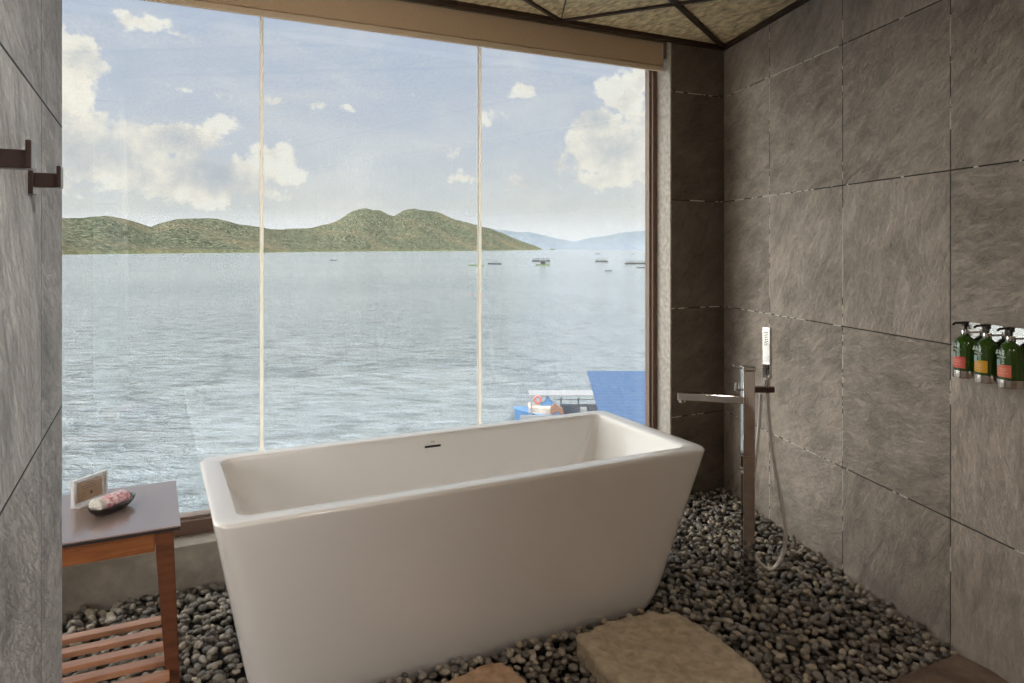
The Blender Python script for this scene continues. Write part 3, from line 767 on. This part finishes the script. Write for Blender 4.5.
for px in (531, 560, 577, 600):
    obj('canopy_post', B(lx(px) - .03, lx(px) + .03, -.7, -.64, .2, hz_(394.5)), M_boatdark if px != 531 else M_white, t)
obj('handrail', B(lx(552), lx(604), -.72, -.70, hz_(396.3), hz_(395.7)), M_raftwood, t)
o = thing('lifebuoy', 'red and white ring lifebuoy on the cabin of the moored boat', 'lifebuoy', (DX * (D - .68) + RX * lx(537), DY * (D - .68) + RY * lx(537), zat(399.5, D - .68)), -A)
bm = bmesh.new(); tube(bm, [(.13 * math.cos(a), 0, .13 * math.sin(a)) for a in [2 * math.pi * i / 28 for i in range(28)]], .042, 10, closed=True)
obj('ring', bm, M_red, o, smooth=True)
for k in range(4):
    bm = bmesh.new(); a0 = math.pi / 4 + k * math.pi / 2; tube(bm, [(.13 * math.cos(a0 + q), 0, .13 * math.sin(a0 + q)) for q in (-.16, 0, .16)], .045, 10)
    obj('white_band', bm, M_white, o, smooth=True)
bm = bmesh.new(); a = [(-.34, 0), (-.1, .20), (-.02, .52), (.05, .24), (.3, .06), (.36, 0)]
R = [[(x, yy, z) for x, z in a] for yy in (-.14, .14)]; loft(bm, R); bmesh.ops.recalc_face_normals(bm, faces=bm.faces[:]); bmesh.ops.bevel(bm, geom=bm.edges[:], offset=.02, segments=2, affect='EDGES')
o = obj('tarpaulin', bm, M_boatblue, loc=(DX * (D - .1) + RX * lx(548), DY * (D - .1) + RY * lx(548), SEA + hz_(404.5)), rotz=-A); tag(o, 'small peaked blue tarpaulin heap on the moored boat cabin', 'tarpaulin')
bm = bmesh.new(); a = [(-.26, 0), (-.22, .28), (-.05, .42), (.08, .30), (.26, .22), (.34, -.05), (.2, -.02), (.05, .1), (-.05, 0)]
R = [[(x, yy, z) for x, z in a] for yy in (-.12, .12)]; loft(bm, R); bmesh.ops.recalc_face_normals(bm, faces=bm.faces[:]); bmesh.ops.bevel(bm, geom=bm.edges[:], offset=.015, segments=2, affect='EDGES')
o = obj('canvas_bundle', bm, M_brown, loc=(DX * (D - .78) + RX * lx(555), DY * (D - .78) + RY * lx(555), SEA + hz_(409)), rotz=-A); tag(o, 'slumped brown canvas bundle on the deck of the moored boat', 'bundle')
# ------------------------------------------------------------------ sky
w = bpy.data.worlds.new('sky'); sc.world = w; w.use_nodes = True; g = N(w)
bg = g.n['Background']
co = g.coord('Generated'); x, y, z = g.sep(co)
az = g.math('ARCTAN2', x, y); el = g.math('ARCSINE', z)
def azel(px, py):
    u = (px - 512) / F; return A + math.atan(u), math.atan((Y0 - py) / F * math.cos(math.atan(u)))
p3 = g.comb(g.math('MULTIPLY', az, 1.0), el, 0.0)
wob1 = g.noise(p3, 14, 8, .62, .2); wob2 = g.noise(g.mapping(p3, loc=(5, 3, 0)), 45, 5, .6)
wisp = g.noise(g.mapping(p3, scale=(1, 2.6, 1), loc=(2, 7, 0)), 7, 6, .6, .4)
blobs = [(40, 90, 60, 60), (75, 60, 35, 30), (95, 150, 90, 42), (180, 140, 62, 22), (205, 178, 110, 30), (215, 128, 26, 12), (272, 158, 26, 16), (150, 24, 26, 10), (182, 35, 34, 6.5), (132, 20, 16, 8),
         (203, 91, 13, 2.6), (274, 103, 22, 3), (338, 105, 13, 3.2), (372, 94, 9, 2.6), (524, 88, 14, 7), (487, 113, 12, 6), (448, 150, 11, 5.5), (460, 178, 16, 3.6),
         (640, 82, 16, 16), (622, 98, 28, 18), (596, 122, 32, 24), (612, 150, 55, 30), (560, 165, 26, 14), (528, 182, 24, 10), (590, 180, 70, 12), (700, 130, 90, 60), (760, 190, 120, 30)]
dens = None
for px, py, rx, ry in blobs:
    a0, e0 = azel(px, py); ra = rx / F * math.cos(a0 - A) ** 2; re = ry / F * math.cos(a0 - A)
    dxn = g.math('MULTIPLY', g.math('SUBTRACT', az, a0), 1 / ra); dyn = g.math('MULTIPLY', g.math('SUBTRACT', el, e0), 1 / re)
    q = g.math('SQRT', g.math('ADD', g.math('MULTIPLY', dxn, dxn), g.math('MULTIPLY', dyn, dyn)))
    q = g.math('MULTIPLY', g.math('SUBTRACT', 1.0, q), min(rx, ry) / 26.0 if min(rx, ry) < 26 else 1.0)
    q = g.math('MAXIMUM', q, -.6)
    dens = q if dens is None else g.math('MAXIMUM', dens, q)
d2 = g.math('ADD', dens, g.math('ADD', g.math('MULTIPLY_ADD', wob1, 2.4, -1.2), g.math('MULTIPLY_ADD', wob2, 1.1, -.55)))
cloud = g.ramp(d2, [(0.0, (0, 0, 0)), (.30, (1, 1, 1))], 'EASE')
# scattered clouds over the rest of the sky dome
far = g.math('GREATER_THAN', g.math('ABSOLUTE', g.math('SUBTRACT', az, A)), .75)
gen = g.noise(g.mapping(co, scale=(1, 1, 2.2)), 2.6, 7, .6)
genc = g.math('MULTIPLY', far, g.ramp(gen, [(.50, (0, 0, 0)), (.62, (1, 1, 1))]))
cloud = g.math('MAXIMUM', cloud, genc)
haz = g.math('MULTIPLY', g.ramp(wisp, [(.42, (0, 0, 0)), (.70, (1, 1, 1))]), .30)
cloud = g.math('MAXIMUM', cloud, haz)
base = g.ramp(g.math('MAXIMUM', el, 0.0), [(0.0, (.80, .78, .73)), (.05, (.74, .76, .76)), (.13, (.66, .70, .78)), (.24, (.56, .62, .76)), (.45, (.46, .57, .78)), (1.0, (.30, .46, .78))])
shade = g.noise(g.mapping(p3, loc=(.035, -.03, 0)), 10, 6, .6)
lum = g.math('ADD', g.math('MULTIPLY', g.math('SUBTRACT', wob1, shade), 2.2), g.math('MULTIPLY_ADD', g.math('SUBTRACT', .55, dens), .55, .55), clamp=True)
ccol = g.ramp(lum, [(0.0, (.60, .63, .69)), (.45, (.76, .75, .74)), (.85, (1.0, .94, .85)), (1.0, (1.0, .97, .90))])
col = g.mix(g.math('MULTIPLY', cloud, .92), base, ccol)
def smooth(v, a, b):
    n = g.new('ShaderNodeMapRange', interpolation_type='SMOOTHSTEP'); g.set(n.inputs[0], v); n.inputs[1].default_value = a; n.inputs[2].default_value = b; return n.outputs[0]
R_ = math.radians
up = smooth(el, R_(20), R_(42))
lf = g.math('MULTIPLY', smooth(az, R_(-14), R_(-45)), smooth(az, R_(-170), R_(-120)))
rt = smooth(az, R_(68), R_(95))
st = g.math('ADD', g.math('ADD', g.math('MULTIPLY', up, 1.3), g.math('MULTIPLY', lf, 5.4)), g.math('MULTIPLY_ADD', rt, 1.5, .86))  # sky out of view brightened to throw more light into the room
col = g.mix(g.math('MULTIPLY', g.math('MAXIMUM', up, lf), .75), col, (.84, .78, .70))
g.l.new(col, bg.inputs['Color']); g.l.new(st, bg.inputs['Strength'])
# ------------------------------------------------------------------ lights
def sun(name, az_deg, el_deg, e, color, angle=1.5):
    l = bpy.data.lights.new(name, 'SUN'); l.energy = e; l.color = color; l.angle = math.radians(angle)
    o = bpy.data.objects.new(name, l); COL.objects.link(o)
    a, e_ = math.radians(az_deg), math.radians(el_deg)
    d = Vector((math.sin(a) * math.cos(e_), math.cos(a) * math.cos(e_), math.sin(e_)))
    o.rotation_euler = d.to_track_quat('Z', 'Y').to_euler(); return o
sun('sun', 150, 52, 2.0, (1, .93, .82))
FILL_LAMPS = [(.75, .75), (1.5, -.4), (.30, .45), (.2, -1.4), (1.0, .25)]  # unseen fill lamps added to brighten the room
for i, (lx_, ly_) in enumerate(FILL_LAMPS):
    t = thing('fill_lamp', 'added round fill lamp in the unseen part of the ceiling', 'fill lamp', (lx_, ly_, CEIL), group='added fill lamps')
    bm = bmesh.new(); lathe(bm, [(.045, 0), (.06, 0), (.06, -.004), (.045, -.006)], 28); obj('bezel', bm, M_lamp, t, smooth=True)
    l = bpy.data.lights.new('fill_spot', 'SPOT'); l.energy = (20, 32, 18, 34, 105)[i]; l.color = (1, .88, .75); l.spot_size = math.radians(150); l.spot_blend = 1.0; l.shadow_soft_size = .10
    o = bpy.data.objects.new('fill_spot', l); COL.objects.link(o); o.location = (0, 0, -.02); o.parent = t
    if i == 4: l.spot_size = math.radians(95); l.color = (1, .95, .90); o.rotation_euler = (-(Vector((XP, 1.0, 1.3)) - Vector((lx_, ly_, CEIL)))).to_track_quat('Z', 'Y').to_euler()  # wall washer added only to brighten the partition
# ------------------------------------------------------------------ camera
cam = bpy.data.cameras.new('camera'); co_ = bpy.data.objects.new('camera', cam); COL.objects.link(co_)
co_.location = (0, 0, H); co_.rotation_euler = (math.pi / 2, 0, -A)
cam.sensor_width = 36; cam.lens = F / 1024 * 36; cam.shift_y = (Y0 - 341.5) / 1024; cam.clip_start = .02; cam.clip_end = 60000
sc.camera = co_
# ------------------------------------------------------------------ pebbles
def pebble_mesh(seed, sub=2):
    bm = bmesh.new(); bmesh.ops.create_icosphere(bm, subdivisions=sub, radius=1)
    r = random.Random(seed); ax, ay, az_ = 1.08, r.uniform(.66, .9), r.uniform(.48, .68)
    for v in bm.verts:
        n_ = noise.noise(v.co * 1.1 + Vector((seed * 3.1, 0, 0))) * .16
        v.co = Vector((v.co.x * ax * (1 + n_), v.co.y * ay * (1 + n_), v.co.z * az_ * (1 + n_ * .6)))
    return bm
protos = []
for k in range(10):
    for sub in (2, 1):
        b_ = pebble_mesh(k, sub); me = bpy.data.meshes.new('pebble'); b_.to_mesh(me); b_.free()
        for p in me.polygons: p.use_smooth = True
        me.materials.append(M_peb); protos.append(me)
def shore_h(x, y):            # gentle unevenness of the bed
    return .006 * noise.noise(Vector((x * 2.1, y * 2.1, 4))) + .012 * max(0, min(1, (y - 2.6) / .5)) * (1 if x < .6 else .2)
def in_bed(x, y, m=.012, up=False):
    if x < -.60 or y < FE + m or y > YW - m: return False
    if (x - CORNER[0]) * WDY - (y - CORNER[1]) * WDX > -m: return False
    if abs(x - TC[0]) < BL / 2 - .03 and abs(y - TC[1]) < BW / 2 - .03: return False
    if m > .011 and up and abs(x - TC[0] - SH) < BL / 2 + .012 and abs(y - TC[1]) < BW / 2 + .012: return False
    if x < -.175 and y < 1.9: return False
    if ((1.34 < x < 1.74) and (1.66 < y < 2.10)) or ((.70 < x < 1.01) and (1.72 < y < 2.05)): return False
    return True
peb = []                      # x, y, z, size, proto, rx, ry, rz
sp = .0265
for layer, (zb_, s0, s1) in enumerate(((-.040, .015, .020), (-.010, .012, .0205))):
    pts = []
    grid = {}
    cell = .0215 if layer else .026
    nx = int(4.2 / cell)
    tries = 46000 if layer else 16000
    R_ = random.Random(5 + layer)
    for _ in range(tries):
        x = R_.uniform(-.6, 3.02); y = R_.uniform(FE, YW)
        if not in_bed(x, y, up=bool(layer)): continue
        s = R_.uniform(s0, s1) * (1.0 if R_.random() > .08 else 1.22)
        ci, cj = int(x / cell), int(y / cell); ok = True
        for a in range(ci - 2, ci + 3):
            for b in range(cj - 2, cj + 3):
                for (qx, qy, qs) in grid.get((a, b), ()):
                    if (qx - x) ** 2 + (qy - y) ** 2 < ((qs + s) * (.80 if layer else .85)) ** 2: ok = False; break
                if not ok: break
            if not ok: break
        if not ok: continue
        grid.setdefault((ci, cj), []).append((x, y, s))
        peb.append((x, y, zb_ + shore_h(x, y) + R_.uniform(-.005, .007) * (1 + layer), s, R_.randrange(10), R_.gauss(0, .32), R_.gauss(0, .32), R_.uniform(0, 6.28), layer))
# loose third layer filling gaps and piling a little
R_ = random.Random(99)
for _ in range(2600):
    x = R_.uniform(-.6, 3.02); y = R_.uniform(FE, YW)
    if not in_bed(x, y, .02, True): continue
    peb.append((x, y, .006 + shore_h(x, y) + R_.uniform(-.003, .004), R_.uniform(.011, .017), R_.randrange(10), R_.gauss(0, .3), R_.gauss(0, .3), R_.uniform(0, 6.28), 1))
# which ones does the eye see largest?
bpy.context.view_layer.update(); dg = bpy.context.evaluated_depsgraph_get()
cands = []
for i, p in enumerate(peb):
    if p[8] == 0 or p[2] < -.012: continue
    dep = p[0] * DX + p[1] * DY; u = (p[0] * RX + p[1] * RY) / dep * F + 512; v_ = Y0 + (H - p[2]) / dep * F
    if dep < .5 or not (4 < u < 1018 and v_ < 678): continue
    cands.append((p[3] / dep, i))
cands.sort(reverse=True); near = []
eye = Vector((0, 0, H))
for sz, i in cands:
    if len(near) >= 300: break
    p = peb[i]; tgt = Vector((p[0], p[1], p[2] + p[3] * .7)); d = tgt - eye
    if sc.ray_cast(dg, eye, d.normalized(), distance=d.length - .001)[0]: continue
    near.append(i)
nearset = set(near)
for n_, i in enumerate(near):
    p = peb[i]; o = bpy.data.objects.new('pebble', protos[p[4] * 2]); COL.objects.link(o)
    o.location = p[:3]; o.scale = (p[3],) * 3; o.rotation_euler = (p[5], p[6], p[7])
    tag(o, 'smooth rounded grey-brown river pebble in the bed before the bathtub', 'pebble', 'river pebbles in the bed')
V = []; Fc = []; base_i = 0
pv = []
for me in protos:
    a = np.empty(len(me.vertices) * 3, np.float32); me.vertices.foreach_get('co', a); a = a.reshape(-1, 3)
    f = np.empty(len(me.polygons) * 3, np.int32); me.polygons.foreach_get('vertices', f); pv.append((a, f.reshape(-1, 3)))
for i, p in enumerate(peb):
    if i in nearset: continue
    a, f = pv[p[4] * 2 + (1 if p[8] == 0 else 0)]
    M = np.array((Matrix.Rotation(p[7], 3, 'Z') @ Matrix.Rotation(p[6], 3, 'Y') @ Matrix.Rotation(p[5], 3, 'X')), dtype=np.float32)
    V.append((a @ M.T) * p[3] + np.array(p[:3], np.float32)); Fc.append(f + base_i); base_i += len(a)
V = np.concatenate(V); Fc = np.concatenate(Fc)
me = bpy.data.meshes.new('pebble_bed'); me.vertices.add(len(V)); me.vertices.foreach_set('co', V.ravel())
me.loops.add(len(Fc) * 3); me.loops.foreach_set('vertex_index', Fc.ravel())
me.polygons.add(len(Fc)); me.polygons.foreach_set('loop_start', np.arange(0, len(Fc) * 3, 3, dtype=np.int32))
me.polygons.foreach_set('use_smooth', np.ones(len(Fc), bool)); me.update(calc_edges=True); me.materials.append(M_pebs)
o = bpy.data.objects.new('pebble_bed', me); COL.objects.link(o)
tag(o, 'bed of small grey-brown river pebbles filling the floor around the bathtub', 'pebbles', 'river pebbles in the bed', 'stuff')
print('pebbles', len(peb), 'near', len(near))
# ------------------------------------------------------------------ render settings
sc.view_settings.view_transform = 'Standard'; sc.view_settings.look = 'None'; sc.view_settings.gamma = 1; sc.view_settings.use_curve_mapping = False
sc.view_settings.exposure = 0.42
cy = sc.cycles
cy.use_denoising = True
try: cy.denoising_prefilter = 'FAST'; cy.denoising_input_passes = 'RGB_ALBEDO_NORMAL'
except Exception: pass
cy.max_bounces = 8; cy.diffuse_bounces = 4; cy.glossy_bounces = 5; cy.transmission_bounces = 6; cy.transparent_max_bounces = 16; cy.volume_bounces = 1
cy.caustics_reflective = False; cy.caustics_refractive = False; cy.sample_clamp_indirect = 4
